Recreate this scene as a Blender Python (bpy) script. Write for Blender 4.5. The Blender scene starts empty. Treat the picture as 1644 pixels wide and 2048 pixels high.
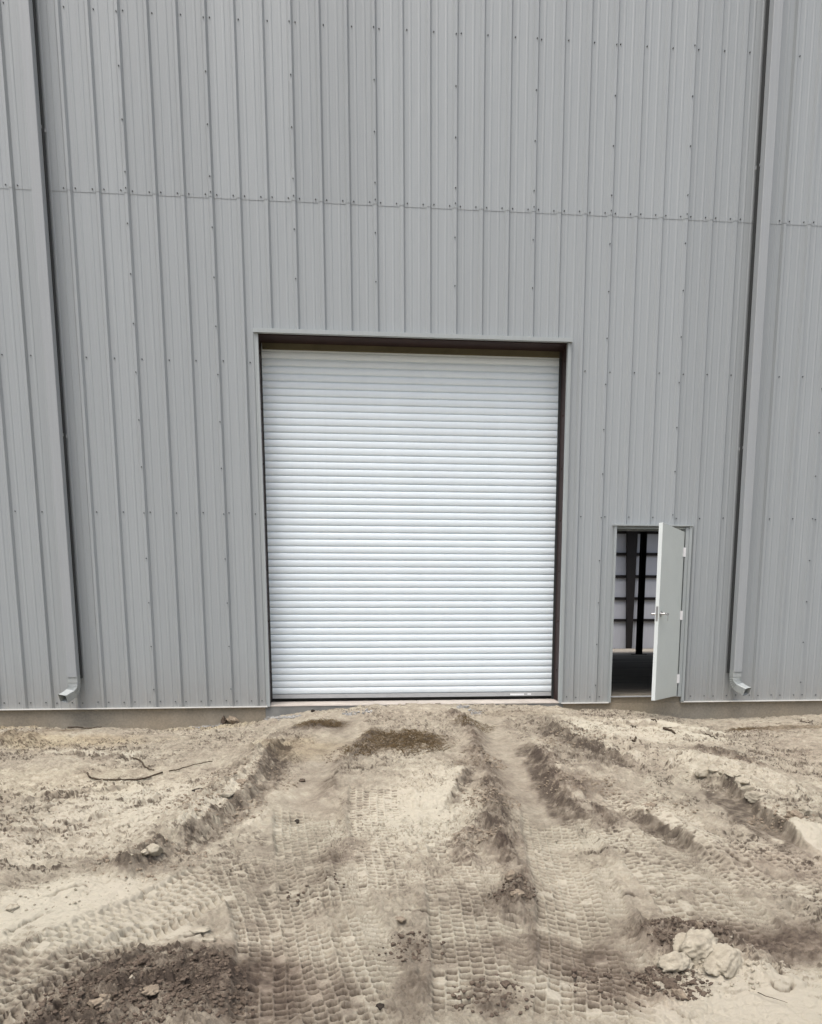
import bpy, bmesh, math, random
import numpy as np
from mathutils import Vector, Matrix

random.seed(7)
R = math.radians
C = bpy.context.scene.collection
S = bpy.context.scene

# ------------------------------------------------------------------ camera
# camera frame measured from the wall: ribs every 0.3048 m, 3.66 m wide opening
CAM_D, YAW, PITCH, ROLL, FPX, PPX, PPY = 8.796, 0.08241, -0.14249, -0.00426, 1408.17, 822.0, 1483.7
CAM_Z = 0.727
def cam_axes():
    fwd = np.array([math.sin(YAW) * math.cos(PITCH), math.cos(YAW) * math.cos(PITCH), math.sin(PITCH)])
    right = np.array([math.cos(YAW), -math.sin(YAW), 0.0])
    up = np.cross(right, fwd)
    Rr = math.cos(ROLL) * right + math.sin(ROLL) * up
    Uu = -math.sin(ROLL) * right + math.cos(ROLL) * up
    return Rr, Uu, fwd
AR, AU, AF = cam_axes()
cd = bpy.data.cameras.new('camera')
cam = bpy.data.objects.new('camera', cd); C.objects.link(cam)
cam.matrix_world = Matrix(((AR[0], AU[0], -AF[0], 0), (AR[1], AU[1], -AF[1], -CAM_D),
                           (AR[2], AU[2], -AF[2], CAM_Z), (0, 0, 0, 1)))
cd.sensor_fit = 'VERTICAL'; cd.sensor_height = 24.0
cd.lens = 24.0 * FPX / 2048.0
cd.shift_y = (PPY - 1024.0) / 2048.0
cd.shift_x = -(PPX - 822.0) / 2048.0
cd.clip_end = 2000
S.camera = cam

# ------------------------------------------------------------------ light
SUN_EL, SUN_AZ = 70.0, -38.0           # azimuth measured from straight behind the camera, negative = left
w = bpy.data.worlds.new('World'); S.world = w; w.use_nodes = True
nt = w.node_tree; nt.nodes.clear()
sky = nt.nodes.new('ShaderNodeTexSky'); sky.sky_type = 'NISHITA'; sky.sun_disc = False
sky.sun_elevation = R(SUN_EL); sky.sun_rotation = R(180.0 - SUN_AZ)
sky.air_density = 1.0; sky.dust_density = 6.0; sky.ozone_density = 1.0
hs = nt.nodes.new('ShaderNodeHueSaturation'); hs.inputs['Saturation'].default_value = 0.70
bg = nt.nodes.new('ShaderNodeBackground'); bg.inputs['Strength'].default_value = 0.15
wo = nt.nodes.new('ShaderNodeOutputWorld')
nt.links.new(sky.outputs[0], hs.inputs['Color']); nt.links.new(hs.outputs[0], bg.inputs[0]); nt.links.new(bg.outputs[0], wo.inputs[0])
sl = bpy.data.lights.new('sun', 'SUN'); sl.energy = 1.35; sl.angle = R(45); sl.color = (1.0, 0.98, 0.96)
sun = bpy.data.objects.new('sun', sl); C.objects.link(sun)
sd = Vector((math.sin(R(SUN_AZ)) * math.cos(R(SUN_EL)), -math.cos(R(SUN_AZ)) * math.cos(R(SUN_EL)), math.sin(R(SUN_EL))))
sun.rotation_euler = sd.to_track_quat('Z', 'Y').to_euler()
sun.location = (0, -20, 30)
S.view_settings.view_transform = 'Standard'; S.view_settings.look = 'None'
S.view_settings.gamma = 1.0; S.view_settings.use_curve_mapping = False
S.view_settings.exposure = 0.50
S.cycles.max_bounces = 8

# ------------------------------------------------------------------ helpers
def tag(o, label=None, cat=None, group=None, kind=None):
    if label: o['label'] = label
    if cat: o['category'] = cat
    if group: o['group'] = group
    if kind: o['kind'] = kind
    return o
def empty(name, loc=(0, 0, 0)):
    o = bpy.data.objects.new(name, None); C.objects.link(o); o.location = loc; o.empty_display_size = .2
    return o
def add(name, me, mat=None, parent=None, loc=None):
    o = bpy.data.objects.new(name, me); C.objects.link(o)
    if mat is not None and not me.materials: me.materials.append(mat)
    if parent is not None: o.parent = parent
    if loc is not None: o.location = loc
    return o
def mesh_pd(name, v, f, smooth=False):
    me = bpy.data.meshes.new(name); me.from_pydata([tuple(map(float, p)) for p in v], [], f); me.update()
    if smooth: me.polygons.foreach_set('use_smooth', [True] * len(me.polygons))
    return me
class MB:
    def __init__(s): s.v = []; s.f = []
    def box(s, x0, x1, y0, y1, z0, z1):
        b = len(s.v)
        s.v += [(x0, y0, z0), (x1, y0, z0), (x1, y1, z0), (x0, y1, z0), (x0, y0, z1), (x1, y0, z1), (x1, y1, z1), (x0, y1, z1)]
        s.f += [(b, b + 3, b + 2, b + 1), (b + 4, b + 5, b + 6, b + 7), (b, b + 1, b + 5, b + 4), (b + 1, b + 2, b + 6, b + 5), (b + 2, b + 3, b + 7, b + 6), (b + 3, b, b + 4, b + 7)]
        return s
    def cyl(s, p0, p1, r, n=10, r1=None):
        p0 = Vector(p0); p1 = Vector(p1); d = (p1 - p0).normalized()
        a = d.orthogonal().normalized(); c = d.cross(a); b = len(s.v); r1 = r if r1 is None else r1
        for p, rr in ((p0, r), (p1, r1)):
            for i in range(n):
                t = 2 * math.pi * i / n
                s.v.append(tuple(p + a * math.cos(t) * rr + c * math.sin(t) * rr))
        for i in range(n):
            j = (i + 1) % n; s.f.append((b + i, b + j, b + n + j, b + n + i))
        s.f.append(tuple(b + i for i in range(n - 1, -1, -1))); s.f.append(tuple(b + n + i for i in range(n)))
        return s
    def poly_xz(s, prof, y0, y1):      # prism along y from an xz outline
        b = len(s.v); n = len(prof)
        for y in (y0, y1):
            for (x, z) in prof: s.v.append((x, y, z))
        for i in range(n):
            j = (i + 1) % n; s.f.append((b + i, b + j, b + n + j, b + n + i))
        s.f.append(tuple(b + i for i in range(n - 1, -1, -1))); s.f.append(tuple(b + n + i for i in range(n)))
        return s
    def build(s, name, mat=None, parent=None, smooth=False, loc=None, bevel=0):
        me = mesh_pd(name, s.v, s.f, smooth)
        o = add(name, me, mat, parent, loc)
        if bevel:
            m = o.modifiers.new('bevel', 'BEVEL'); m.width = bevel; m.segments = 2; m.limit_method = 'ANGLE'
        return o

# ------------------------------------------------------------------ materials
def new_mat(name):
    m = bpy.data.materials.new(name); m.use_nodes = True
    nt = m.node_tree; b = nt.nodes['Principled BSDF']
    return m, nt, b
def noise(nt, scale, detail=4, rough=.6, sc=(1, 1, 1), src='Object'):
    tc = nt.nodes.new('ShaderNodeTexCoord'); mp = nt.nodes.new('ShaderNodeMapping'); mp.inputs['Scale'].default_value = sc
    n = nt.nodes.new('ShaderNodeTexNoise'); n.inputs['Scale'].default_value = scale
    n.inputs['Detail'].default_value = detail; n.inputs['Roughness'].default_value = rough
    nt.links.new(tc.outputs[src], mp.inputs[0]); nt.links.new(mp.outputs[0], n.inputs['Vector'])
    return n.outputs['Fac']
def ramp(nt, fac, stops):
    r = nt.nodes.new('ShaderNodeValToRGB'); e = r.color_ramp.elements
    while len(e) < len(stops): e.new(.5)
    for i, (p, c) in enumerate(stops):
        e[i].position = p; e[i].color = c if len(c) == 4 else (*c, 1)
    nt.links.new(fac, r.inputs[0]); return r.outputs[0]
def mixc(nt, fac, a, b, mode='MIX'):
    m = nt.nodes.new('ShaderNodeMix'); m.data_type = 'RGBA'; m.blend_type = mode
    for k, s in ((0, fac), (6, a), (7, b)):
        if hasattr(s, 'is_linked'): nt.links.new(s, m.inputs[k])
        else: m.inputs[k].default_value = s if k == 0 or len(s) == 4 else (*s, 1)
    return m.outputs[2]
def bump(nt, b, h, strength, dist=.01, prev=None):
    n = nt.nodes.new('ShaderNodeBump'); n.inputs['Strength'].default_value = strength; n.inputs['Distance'].default_value = dist
    nt.links.new(h, n.inputs['Height'])
    if prev is not None: nt.links.new(prev, n.inputs['Normal'])
    nt.links.new(n.outputs[0], b.inputs['Normal']); return n.outputs[0]

def painted(name, col, rough=.45, var=.06, streak=True, spec=.4, dirt=0.0, dirtcol=(.25, .2, .15), tone=0.0):
    m, nt, b = new_mat(name)
    a = noise(nt, 1.0, 6, .65, (60, 60, .8) if streak else (3, 3, 3))
    g = noise(nt, 260, 3, .7)
    lo = tuple(c * (1 - var) for c in col); hi = tuple(min(1, c * (1 + var)) for c in col)
    c1 = ramp(nt, a, [(.3, lo), (.7, hi)])
    c2 = ramp(nt, g, [(.25, (.9, .9, .9)), (.75, (1.08, 1.08, 1.08))])
    c = mixc(nt, 1.0, c1, c2, 'MULTIPLY')
    if dirt:
        tc = nt.nodes.new('ShaderNodeNewGeometry'); sp = nt.nodes.new('ShaderNodeSeparateXYZ'); nt.links.new(tc.outputs['Position'], sp.inputs[0])
        mr = nt.nodes.new('ShaderNodeMapRange'); mr.inputs[1].default_value = -.1; mr.inputs[2].default_value = .75; mr.inputs[3].default_value = 1; mr.inputs[4].default_value = 0
        nt.links.new(sp.outputs['Z'], mr.inputs[0])
        pw = nt.nodes.new('ShaderNodeMath'); pw.operation = 'POWER'; pw.inputs[1].default_value = 2.0; nt.links.new(mr.outputs[0], pw.inputs[0])
        n2 = noise(nt, 9, 6, .75)
        mu = nt.nodes.new('ShaderNodeMath'); mu.operation = 'MULTIPLY'; nt.links.new(pw.outputs[0], mu.inputs[0]); nt.links.new(n2, mu.inputs[1])
        m2 = nt.nodes.new('ShaderNodeMath'); m2.operation = 'MULTIPLY'; m2.inputs[1].default_value = dirt * 2; nt.links.new(mu.outputs[0], m2.inputs[0]); m2.use_clamp = True
        c = mixc(nt, m2.outputs[0], c, dirtcol)
    if tone:
        oi = nt.nodes.new('ShaderNodeObjectInfo'); mr = nt.nodes.new('ShaderNodeMapRange'); mr.inputs[3].default_value = 1 - tone; mr.inputs[4].default_value = 1 + tone * .6
        nt.links.new(oi.outputs['Random'], mr.inputs[0]); c = mixc(nt, 1.0, c, mr.outputs[0], 'MULTIPLY')
    nt.links.new(c, b.inputs['Base Color'])
    b.inputs['Roughness'].default_value = rough; b.inputs['Specular IOR Level'].default_value = spec
    w1 = noise(nt, 1.0, 3, .5, (7, 7, 1.1))
    bump(nt, b, w1, .5, .012)
    return m

M = {}
M['sheet'] = painted('wall_sheet_grey', (.336, .361, .370), .40, .05, tone=.07, dirt=.35, dirtcol=(.27, .235, .19))
M['trim'] = painted('trim_grey', (.36, .39, .39), .42, .05)
M['spout'] = painted('downspout_grey', (.335, .355, .365), .40, .05)
M['elbow'] = painted('elbow_grey', (.36, .385, .38), .38, .05)
M['white_door'] = painted('curtain_white', (.80, .88, .925), .30, .03, streak=False, spec=.5, dirt=.22, dirtcol=(.50, .45, .36), tone=.03)
M['bar'] = painted('bottom_bar_aluminium', (.42, .43, .43), .35, .08, streak=False)
M['leaf'] = painted('door_leaf_pale_grey', (.60, .645, .615), .42, .03, streak=False, dirt=.2, dirtcol=(.4, .37, .3))
M['leaf_edge'] = painted('door_leaf_edge_white', (.68, .73, .72), .45, .03, streak=False)
M['hinge'] = painted('hinge_white', (.8, .8, .8), .35, .02, streak=False)
M['primer'] = painted('red_primer_steel', (.034, .018, .016), .6, .2, streak=False)
M['dark_steel'] = painted('dark_steel', (.007, .005, .005), .7, .2, streak=False)
M['guide'] = painted('guide_black', (.03, .032, .032), .5, .1, streak=False)
M['gap_shade'] = painted('gap_shade_grey', (.035, .037, .037), .6, .1)  # dark tone for the shade behind the downspouts
M['seal'] = painted('brush_seal_olive', (.10, .09, .055), .8, .2, streak=False)
M['rubber'] = painted('rubber_black', (.012, .012, .012), .7, .1, streak=False)
M['base_trim'] = painted('base_trim_pale', (.74, .74, .70), .5, .1, streak=False)
M['liner'] = painted('insulation_liner', (.46, .48, .52), .6, .12)
M['sticker'] = painted('sticker_white', (.8, .82, .82), .5, .02, streak=False)
m, nt, b = new_mat('satin_nickel'); b.inputs['Base Color'].default_value = (.5, .5, .5, 1); b.inputs['Metallic'].default_value = 1; b.inputs['Roughness'].default_value = .28
M['nickel'] = m
m, nt, b = new_mat('screw_head'); b.inputs['Base Color'].default_value = (.07, .075, .08, 1); b.inputs['Roughness'].default_value = .5
M['screw'] = m
# concrete
m, nt, b = new_mat('foundation_concrete')
n1 = noise(nt, 2.2, 8, .7); n2 = noise(nt, 40, 6, .7); n3 = noise(nt, .5, 3, .5)
c = ramp(nt, n1, [(.3, (.19, .17, .135)), (.55, (.3, .26, .2)), (.75, (.38, .33, .26))])
c = mixc(nt, .35, c, ramp(nt, n2, [(.3, (.15, .14, .12)), (.7, (.42, .38, .31))]))
c = mixc(nt, 1, c, ramp(nt, n3, [(.35, (.8, .84, .88)), (.65, (1.08, 1.03, .95))]), 'MULTIPLY')
nt.links.new(c, b.inputs['Base Color']); b.inputs['Roughness'].default_value = .9; bump(nt, b, n2, .5, .004)
M['concrete'] = m
m, nt, b = new_mat('door_slab_concrete')
n1 = noise(nt, 3, 8, .7); n2 = noise(nt, 50, 6, .7)
c = ramp(nt, n1, [(.35, (.36, .32, .28)), (.6, (.5, .45, .4))]); c = mixc(nt, .3, c, ramp(nt, n2, [(.3, (.25, .23, .2)), (.7, (.6, .56, .5))]))
nt.links.new(c, b.inputs['Base Color']); b.inputs['Roughness'].default_value = .9; bump(nt, b, n2, .4, .003)
M['slab'] = m
m, nt, b = new_mat('form_grey_concrete')
n1 = noise(nt, 4, 8, .7); c = ramp(nt, n1, [(.3, (.15, .155, .15)), (.7, (.25, .25, .235))])
nt.links.new(c, b.inputs['Base Color']); b.inputs['Roughness'].default_value = .9
M['form'] = m
m, nt, b = new_mat('inside_floor')
n1 = noise(nt, .35, 8, .75, (1, 2.5, 1)); n2 = noise(nt, 6, 6, .7)
c = ramp(nt, n1, [(.3, (.10, .09, .075)), (.5, (.34, .31, .26)), (.7, (.50, .47, .40))]); c = mixc(nt, .3, c, ramp(nt, n2, [(.3, (.04, .035, .03)), (.7, (.25, .23, .2))]))
nt.links.new(c, b.inputs['Base Color']); b.inputs['Roughness'].default_value = .95; b.inputs['Specular IOR Level'].default_value = .08
M['floor'] = m
# soil: colour follows the painted dampness / crust attributes, plus shade painted along the pad edges
m, nt, b = new_mat('sandy_soil')
at = nt.nodes.new('ShaderNodeAttribute'); at.attribute_name = 'soil'
sp = nt.nodes.new('ShaderNodeSeparateColor'); nt.links.new(at.outputs['Color'], sp.inputs[0])
n1 = noise(nt, 5, 10, .72); n2 = noise(nt, 34, 8, .75); n3 = noise(nt, 190, 4, .8)
ad = nt.nodes.new('ShaderNodeMath'); ad.operation = 'MULTIPLY_ADD'; nt.links.new(n2, ad.inputs[0]); ad.inputs[1].default_value = .42; nt.links.new(sp.outputs[0], ad.inputs[2])
ad2 = nt.nodes.new('ShaderNodeMath'); ad2.operation = 'MULTIPLY_ADD'; nt.links.new(n3, ad2.inputs[0]); ad2.inputs[1].default_value = .30; nt.links.new(ad.outputs[0], ad2.inputs[2])
ad3 = nt.nodes.new('ShaderNodeMath'); ad3.operation = 'MULTIPLY_ADD'; nt.links.new(n1, ad3.inputs[0]); ad3.inputs[1].default_value = .46; nt.links.new(ad2.outputs[0], ad3.inputs[2])
sb = nt.nodes.new('ShaderNodeMath'); sb.operation = 'SUBTRACT'; nt.links.new(ad3.outputs[0], sb.inputs[0]); sb.inputs[1].default_value = .66; sb.use_clamp = True
c = ramp(nt, sb.outputs[0], [(0.0, (.525, .487, .39)), (.20, (.405, .367, .286)), (.42, (.268, .234, .182)), (.66, (.165, .139, .107)), (1.0, (.08, .065, .052))])
pink = mixc(nt, 1, c, (1.0, .94, .94), 'MULTIPLY'); c = mixc(nt, sp.outputs[1], c, pink)
warm = mixc(nt, 1, c, (1.06, .96, .72), 'MULTIPLY'); c = mixc(nt, sp.outputs[2], c, warm)
nt.links.new(c, b.inputs['Base Color']); b.inputs['Roughness'].default_value = .95; b.inputs['Specular IOR Level'].default_value = .15
p = bump(nt, b, n2, .7, .022); bump(nt, b, n3, .8, .008, p)
M['soil'] = m
def earth(name, lo, hi, sc=30):
    m, nt, b = new_mat(name); n = noise(nt, sc, 8, .75); n2 = noise(nt, sc * 6, 4, .8)
    c = ramp(nt, n, [(.3, lo), (.7, hi)]); nt.links.new(c, b.inputs['Base Color']); b.inputs['Roughness'].default_value = .95
    b.inputs['Specular IOR Level'].default_value = .15
    bump(nt, b, n2, .6, .004); return m
M['clod_pale'] = earth('clod_pale', (.24, .212, .162), (.45, .41, .325), 14)
M['clod_mid'] = earth('clod_mid', (.17, .135, .1), (.33, .275, .205), 22)
M['clod_dark'] = earth('clod_dark', (.06, .045, .035), (.16, .125, .095), 26)
M['gravel'] = earth('gravel_stone', (.14, .14, .135), (.5, .49, .46), 14)
M['twig'] = earth('twig_bark', (.035, .025, .018), (.11, .085, .06), 40)
M['straw'] = earth('dry_grass_blade', (.022, .014, .008), (.21, .15, .08), 60)
M['stone'] = earth('dark_stone', (.02, .015, .012), (.06, .05, .04), 30)

# ------------------------------------------------------------------ numpy noise
rs = np.random.RandomState(11)
PERM = rs.permutation(4096); GA = rs.rand(4096) * 2 * np.pi; GX = np.cos(GA); GY = np.sin(GA)
def gn(x, y, seed=0):
    xi = np.floor(x).astype(np.int64); yi = np.floor(y).astype(np.int64); xf = x - xi; yf = y - yi
    def g(ix, iy, dx, dy):
        h = PERM[(PERM[(ix + seed * 131) & 4095] + iy) & 4095]; return GX[h] * dx + GY[h] * dy
    u = xf * xf * xf * (xf * (xf * 6 - 15) + 10); v = yf * yf * yf * (yf * (yf * 6 - 15) + 10)
    a = g(xi, yi, xf, yf); b_ = g(xi + 1, yi, xf - 1, yf); c_ = g(xi, yi + 1, xf, yf - 1); d_ = g(xi + 1, yi + 1, xf - 1, yf - 1)
    return ((a + (b_ - a) * u) * (1 - v) + (c_ + (d_ - c_) * u) * v) * 1.5
def fbm(x, y, s, o=4, seed=0, g=.55, rot=.5):
    t = 0; a = 1.0; n = 0; xx = x / s; yy = y / s; c, sn = math.cos(rot), math.sin(rot)
    for i in range(o):
        t = t + a * gn(xx, yy, seed + i * 7); n += a; a *= g; xx, yy = (c * xx - sn * yy) * 2.03 + 3.1, (sn * xx + c * yy) * 2.03 - 1.7
    return t / n
def sst(a, b_, x):
    t = np.clip((x - a) / (b_ - a), 0, 1); return t * t * (3 - 2 * t)

# ------------------------------------------------------------------ ground shape
WX = [-60, -8, -5, -4.2, -3.3, -2.5, -1.7, -1.3, -.9, -.55, -.2, .15, .6, 1.2, 2.0, 2.5, 2.9, 3.4, 3.8, 4.3, 5.0, 6.2, 9, 60]
WZ = [-.4, -.3, -.27, -.26, -.30, -.31, -.29, -.25, -.19, -.13, -.09, -.055, -.05, -.06, -.075, -.10, -.145, -.155, -.21, -.285, -.285, -.255, -.3, -.4]
def base_h(x, y):
    d = np.clip(-y, 0, None)
    wl = np.interp(x, WX, WZ)
    side = np.interp(d, [0, .4, 1.0, 2.0, 3.5, 5.5, 9, 30, 200], [0, .0, .02, .10, .30, .50, .68, .9, 1.5])
    fill = np.clip(.34 + wl, 0, .34)             # how much fill is banked against the door here
    return -.26 - side + (wl + .26) * np.exp(-(d / 2.3) ** 2) + 0 * fill
def at(u, v, it=25):
    """point of the bare ground seen at a place measured in the photograph (metres)"""
    d = AF * FPX + (u - PPX) * AR - (v - PPY) * AU
    z = -.5
    for _ in range(it):
        t = (z - CAM_Z) / d[2]; x = t * d[0]; y = -CAM_D + t * d[1]
        y = min(y, -.01); z = .5 * z + .5 * float(base_h(np.array(x), np.array(y)))
    return x, y
def path(pts): return np.array([at(*p) for p in pts])
def seg_dist(x, y, P):
    """distance to polyline, signed side, arc position"""
    best = np.full(x.shape, 1e9); side = np.zeros(x.shape); arc = np.zeros(x.shape); acc = 0.0
    n = len(P) - 1
    for i in range(n):
        ax, ay = P[i]; bx, by = P[i + 1]; dx, dy = bx - ax, by - ay; L = math.hypot(dx, dy) + 1e-9
        t = ((x - ax) * dx + (y - ay) * dy) / (L * L); tc = np.clip(t, 0, 1)
        d = np.hypot(x - ax - tc * dx, y - ay - tc * dy)
        sd_ = ((x - ax) * dy - (y - ay) * dx) / L
        k = d < best; best = np.where(k, d, best); side = np.where(k, np.sign(sd_) * d, side)
        arc = np.where(k, acc + tc * L, arc); acc += L
    return best, side, arc, acc
def smooth_path(P, n=40):
    """Catmull-Rom through the points"""
    Q = np.vstack([2 * P[0] - P[1], P, 2 * P[-1] - P[-2]]); out = []
    m_ = len(P) - 1; per = max(3, n // m_)
    for i in range(m_):
        p0, p1, p2, p3 = Q[i:i + 4]
        for t in np.linspace(0, 1, per, endpoint=False):
            out.append(.5 * ((2 * p1) + (-p0 + p2) * t + (2 * p0 - 5 * p1 + 4 * p2 - p3) * t * t + (-p0 + 3 * p1 - 3 * p2 + p3) * t ** 3))
    out.append(P[-1]); return np.array(out)

# strokes: (photo polyline, half width m, height m, damp, rough, smooth)
STROKES = [
    # wheel ruts coming out of the doorway
    ([(700, 1432), (672, 1470), (640, 1520), (612, 1580), (590, 1650), (565, 1750), (545, 1900), (530, 2040)], .19, -.055, .10, 0, 1),
    ([(975, 1432), (995, 1475), (1025, 1530), (1065, 1590), (1100, 1660), (1140, 1780), (1180, 1900)], .19, -.065, .08, 0, 1),
    # crumbly shoulders of the ruts
    ([(905, 1428), (945, 1470), (962, 1520), (985, 1580), (1000, 1640), (1010, 1700)], .11, .055, .42, 1, 0),
    ([(745, 1462), (712, 1500), (680, 1540), (668, 1575)], .09, .03, .30, .8, 0),
    ([(560, 1470), (528, 1505), (490, 1555), (430, 1605)], .17, .03, .25, 1, 0),
    ([(410, 1615), (345, 1680), (260, 1735)], .14, .05, .20, .8, 0),
    ([(640, 1700), (650, 1740), (665, 1775)], .06, .03, .35, .6, 0),
    # right-hand berm and its foot
    ([(1085, 1440), (1120, 1468), (1165, 1498), (1205, 1530)], .14, .03, .30, 1, 0),
    ([(1085, 1505), (1115, 1560), (1150, 1610), (1210, 1640)], .12, .03, .50, .9, 0),
    ([(1120, 1445), (1200, 1468), (1290, 1500), (1380, 1520)], .20, .05, -.15, .3, 0),
    # pale bank with a broken lip over the scraped face
    ([(1365, 1530), (1440, 1538), (1520, 1560), (1590, 1600), (1640, 1620)], .20, .05, -.30, .8, 0),
    ([(1370, 1572), (1440, 1590), (1510, 1630), (1570, 1668), (1610, 1690)], .13, -.03, .15, 0, 1),
    ([(1410, 1500), (1470, 1515), (1510, 1535)], .08, .03, .55, .9, 0),
    ([(1200, 1610), (1260, 1640), (1330, 1670), (1410, 1720)], .10, -.015, .05, .1, .4),
    ([(1245, 1600), (1320, 1635), (1400, 1675), (1450, 1720)], .07, .03, .10, .6, 0),
    # heap of clods low on the right
    ([(1330, 1890), (1390, 1885), (1450, 1905), (1510, 1940)], .12, .075, -.2, .8, 0),
    ([(1290, 1850), (1350, 1862), (1420, 1880)], .08, .04, .55, 1, 0),
    # ridge between centre tracks
    ([(1015, 1700), (1030, 1760), (1030, 1820)], .07, .05, .50, 1, 0),
    ([(960, 1640), (930, 1690), (940, 1720)], .08, .04, .40, 1, 0),
    # dark churned soil low on the left
    ([(170, 2040), (250, 1990), (330, 1945), (420, 1920)], .26, .04, .62, 1, 0),
    ([(400, 2040), (430, 1990), (440, 1950)], .10, .04, .25, .9, 0),
    ([(0, 1490), (30, 1470), (60, 1478)], .10, .05, .35, .9, 0),
    ([(20, 1925), (60, 1910)], .07, -.03, .45, 0, .5),
    ([(240, 1740), (300, 1722), (330, 1705)], .09, .05, .30, .9, 0),
]
# broken edges: high ground behind, a steep raw face in front (photo polyline, height, width behind, face width, darkening of the face)
SCARPS = [
    ([(1372, 1553), (1420, 1560), (1470, 1582), (1518, 1620), (1560, 1652), (1610, 1684), (1660, 1700)], .085, .42, .05, .44, .18),
    ([(882, 1622), (905, 1580), (938, 1532)], .050, .30, .05, .42, .03),
    ([(330, 1700), (405, 1655), (480, 1600), (520, 1545), (548, 1485)], .085, .40, .13, .42, .06),
    ([(1100, 1448), (1150, 1480), (1215, 1500), (1300, 1540)], .060, .40, .12, .42, .05),
    ([(1060, 1480), (1100, 1540), (1130, 1600), (1180, 1640)], .045, .30, .12, .38, .04),
    ([(1235, 1612), (1300, 1640), (1370, 1675), (1425, 1715)], .050, .25, .06, .48, .05),
    ([(20, 1935), (110, 1905), (200, 1875), (300, 1832)], .030, .30, .03, .25, .02),
    ([(1180, 1440), (1290, 1448), (1380, 1462), (1480, 1472)], .030, .30, .04, .30, .02),
    ([(0, 1600), (90, 1590), (200, 1580), (300, 1560)], .020, .30, .03, .25, .01),
    ([(0, 1660), (120, 1650), (260, 1615), (360, 1580)], .025, .30, .03, .30, .01),
    ([(60, 1515), (150, 1505), (230, 1515), (320, 1500)], .022, .25, .03, .25, .01),
    ([(120, 1790), (170, 1775), (230, 1760)], .022, .2, .02, .35, .01),
]
CRACKS = [[(1345, 2015), (1362, 2028), (1385, 2030), (1395, 2026)], [(1541, 1966), (1556, 1976), (1580, 1978), (1584, 1968)], [(20, 1860), (60, 1838), (86, 1828)], [(98, 1786), (130, 1776), (172, 1771)],
          [(1300, 1775), (1330, 1792), (1352, 1800)], [(802, 1822), (835, 1828), (862, 1830)], [(1250, 1790), (1262, 1788), (1276, 1792)], [(1560, 1945), (1575, 1958)], [(372, 1874), (400, 1866), (428, 1878)],
          [(1455, 1704), (1480, 1722), (1520, 1738)], [(650, 1560), (690, 1548)], [(40, 1620), (100, 1612), (150, 1600)], [(230, 1660), (290, 1650), (330, 1636)], [(1480, 1440), (1560, 1448), (1640, 1446)]]
# soft patches: (photo centre, radius x m, radius y m, damp, pink, warm)
PATCH = [
    ((645, 1447), .34, .26, .50, .4, .0), ((800, 1478), .50, .32, .52, 0, .4), ((600, 1490), .5, .4, .05, .0, .35), ((100, 1480), 1.2, .5, -.05, 0, .4),
    ((855, 1590), .45, .9, -.22, 0, 0), ((820, 1650), .5, .6, -.10, 0, 0), ((300, 1620), 1.1, .9, -.24, 0, 0), ((120, 1560), 1.0, .5, -.10, 0, .1),
    ((1300, 1462), 1.0, .55, -.30, 0, 0), ((1580, 1490), .6, .5, .08, .3, 0), ((1620, 1530), .7, .5, -.02, .4, 0), ((1490, 1455), .28, .10, .75, 0, .8),
    ((1560, 1455), .7, .15, .35, .1, .3), ((1640, 1680), .35, .25, -.35, 0, 0), ((1590, 2000), .75, .30, -.42, 0, 0), ((1400, 2030), .4, .2, -.35, 0, 0),
    ((60, 1830), .6, .35, -.40, 0, 0), ((200, 1790), .7, .3, -.36, 0, 0), ((330, 1870), .5, .12, -.35, 0, 0), ((0, 1700), .8, .4, -.15, 0, 0),
    ((1120, 1900), .55, .22, .34, .9, 0), ((1240, 1960), .28, .25, .38, 1, 0), ((1470, 1885), .55, .25, .30, .9, 0), ((1600, 1880), .3, .25, .28, .6, 0),
    ((500, 1960), .30, .30, .30, .9, 0), ((640, 1990), .22, .25, .30, .8, 0), ((560, 1930), .3, .14, .15, .5, 0), ((830, 1920), .18, .3, .25, .3, 0),
    ((985, 1990), .12, .22, .40, .6, 0), ((680, 1700), .2, .25, .22, .7, 0), ((560, 1720), .45, .45, .10, 0, 0), ((960, 1810), .40, .35, .14, .2, 0),
    ((1040, 1560), .4, .6, .05, .1, 0), ((1400, 1740), .8, .5, .06, .2, 0), ((1600, 1720), .5, .3, .08, .6, 0), ((1165, 1570), .28, .3, .3, .6, 0),
    ((200, 1960), .7, .3, .12, .1, 0), ((820, 2000), .15, .2, .2, .2, 0), ((700, 1860), .45, .5, -.04, 0, 0), ((1220, 1760), .5, .4, -.10, 0, 0),
    ((690, 1600), .5, .5, .03, .1, 0), ((1180, 1675), .35, .18, -.18, 0, 0), ((60, 1690), .9, .5, .05, 0, 0), ((380, 1760), .4, .3, .12, 0, 0),
    ((760, 1420), .9, .3, -.02, .2, 0), ((430, 1452), .6, .25, -.08, 0, .35), ((1050, 1425), .6, .2, .05, 0, .1), ((20, 1440), .8, .25, .0, 0, .5), ((120, 1462), .22, .16, .30, 0, .3),
]
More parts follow.
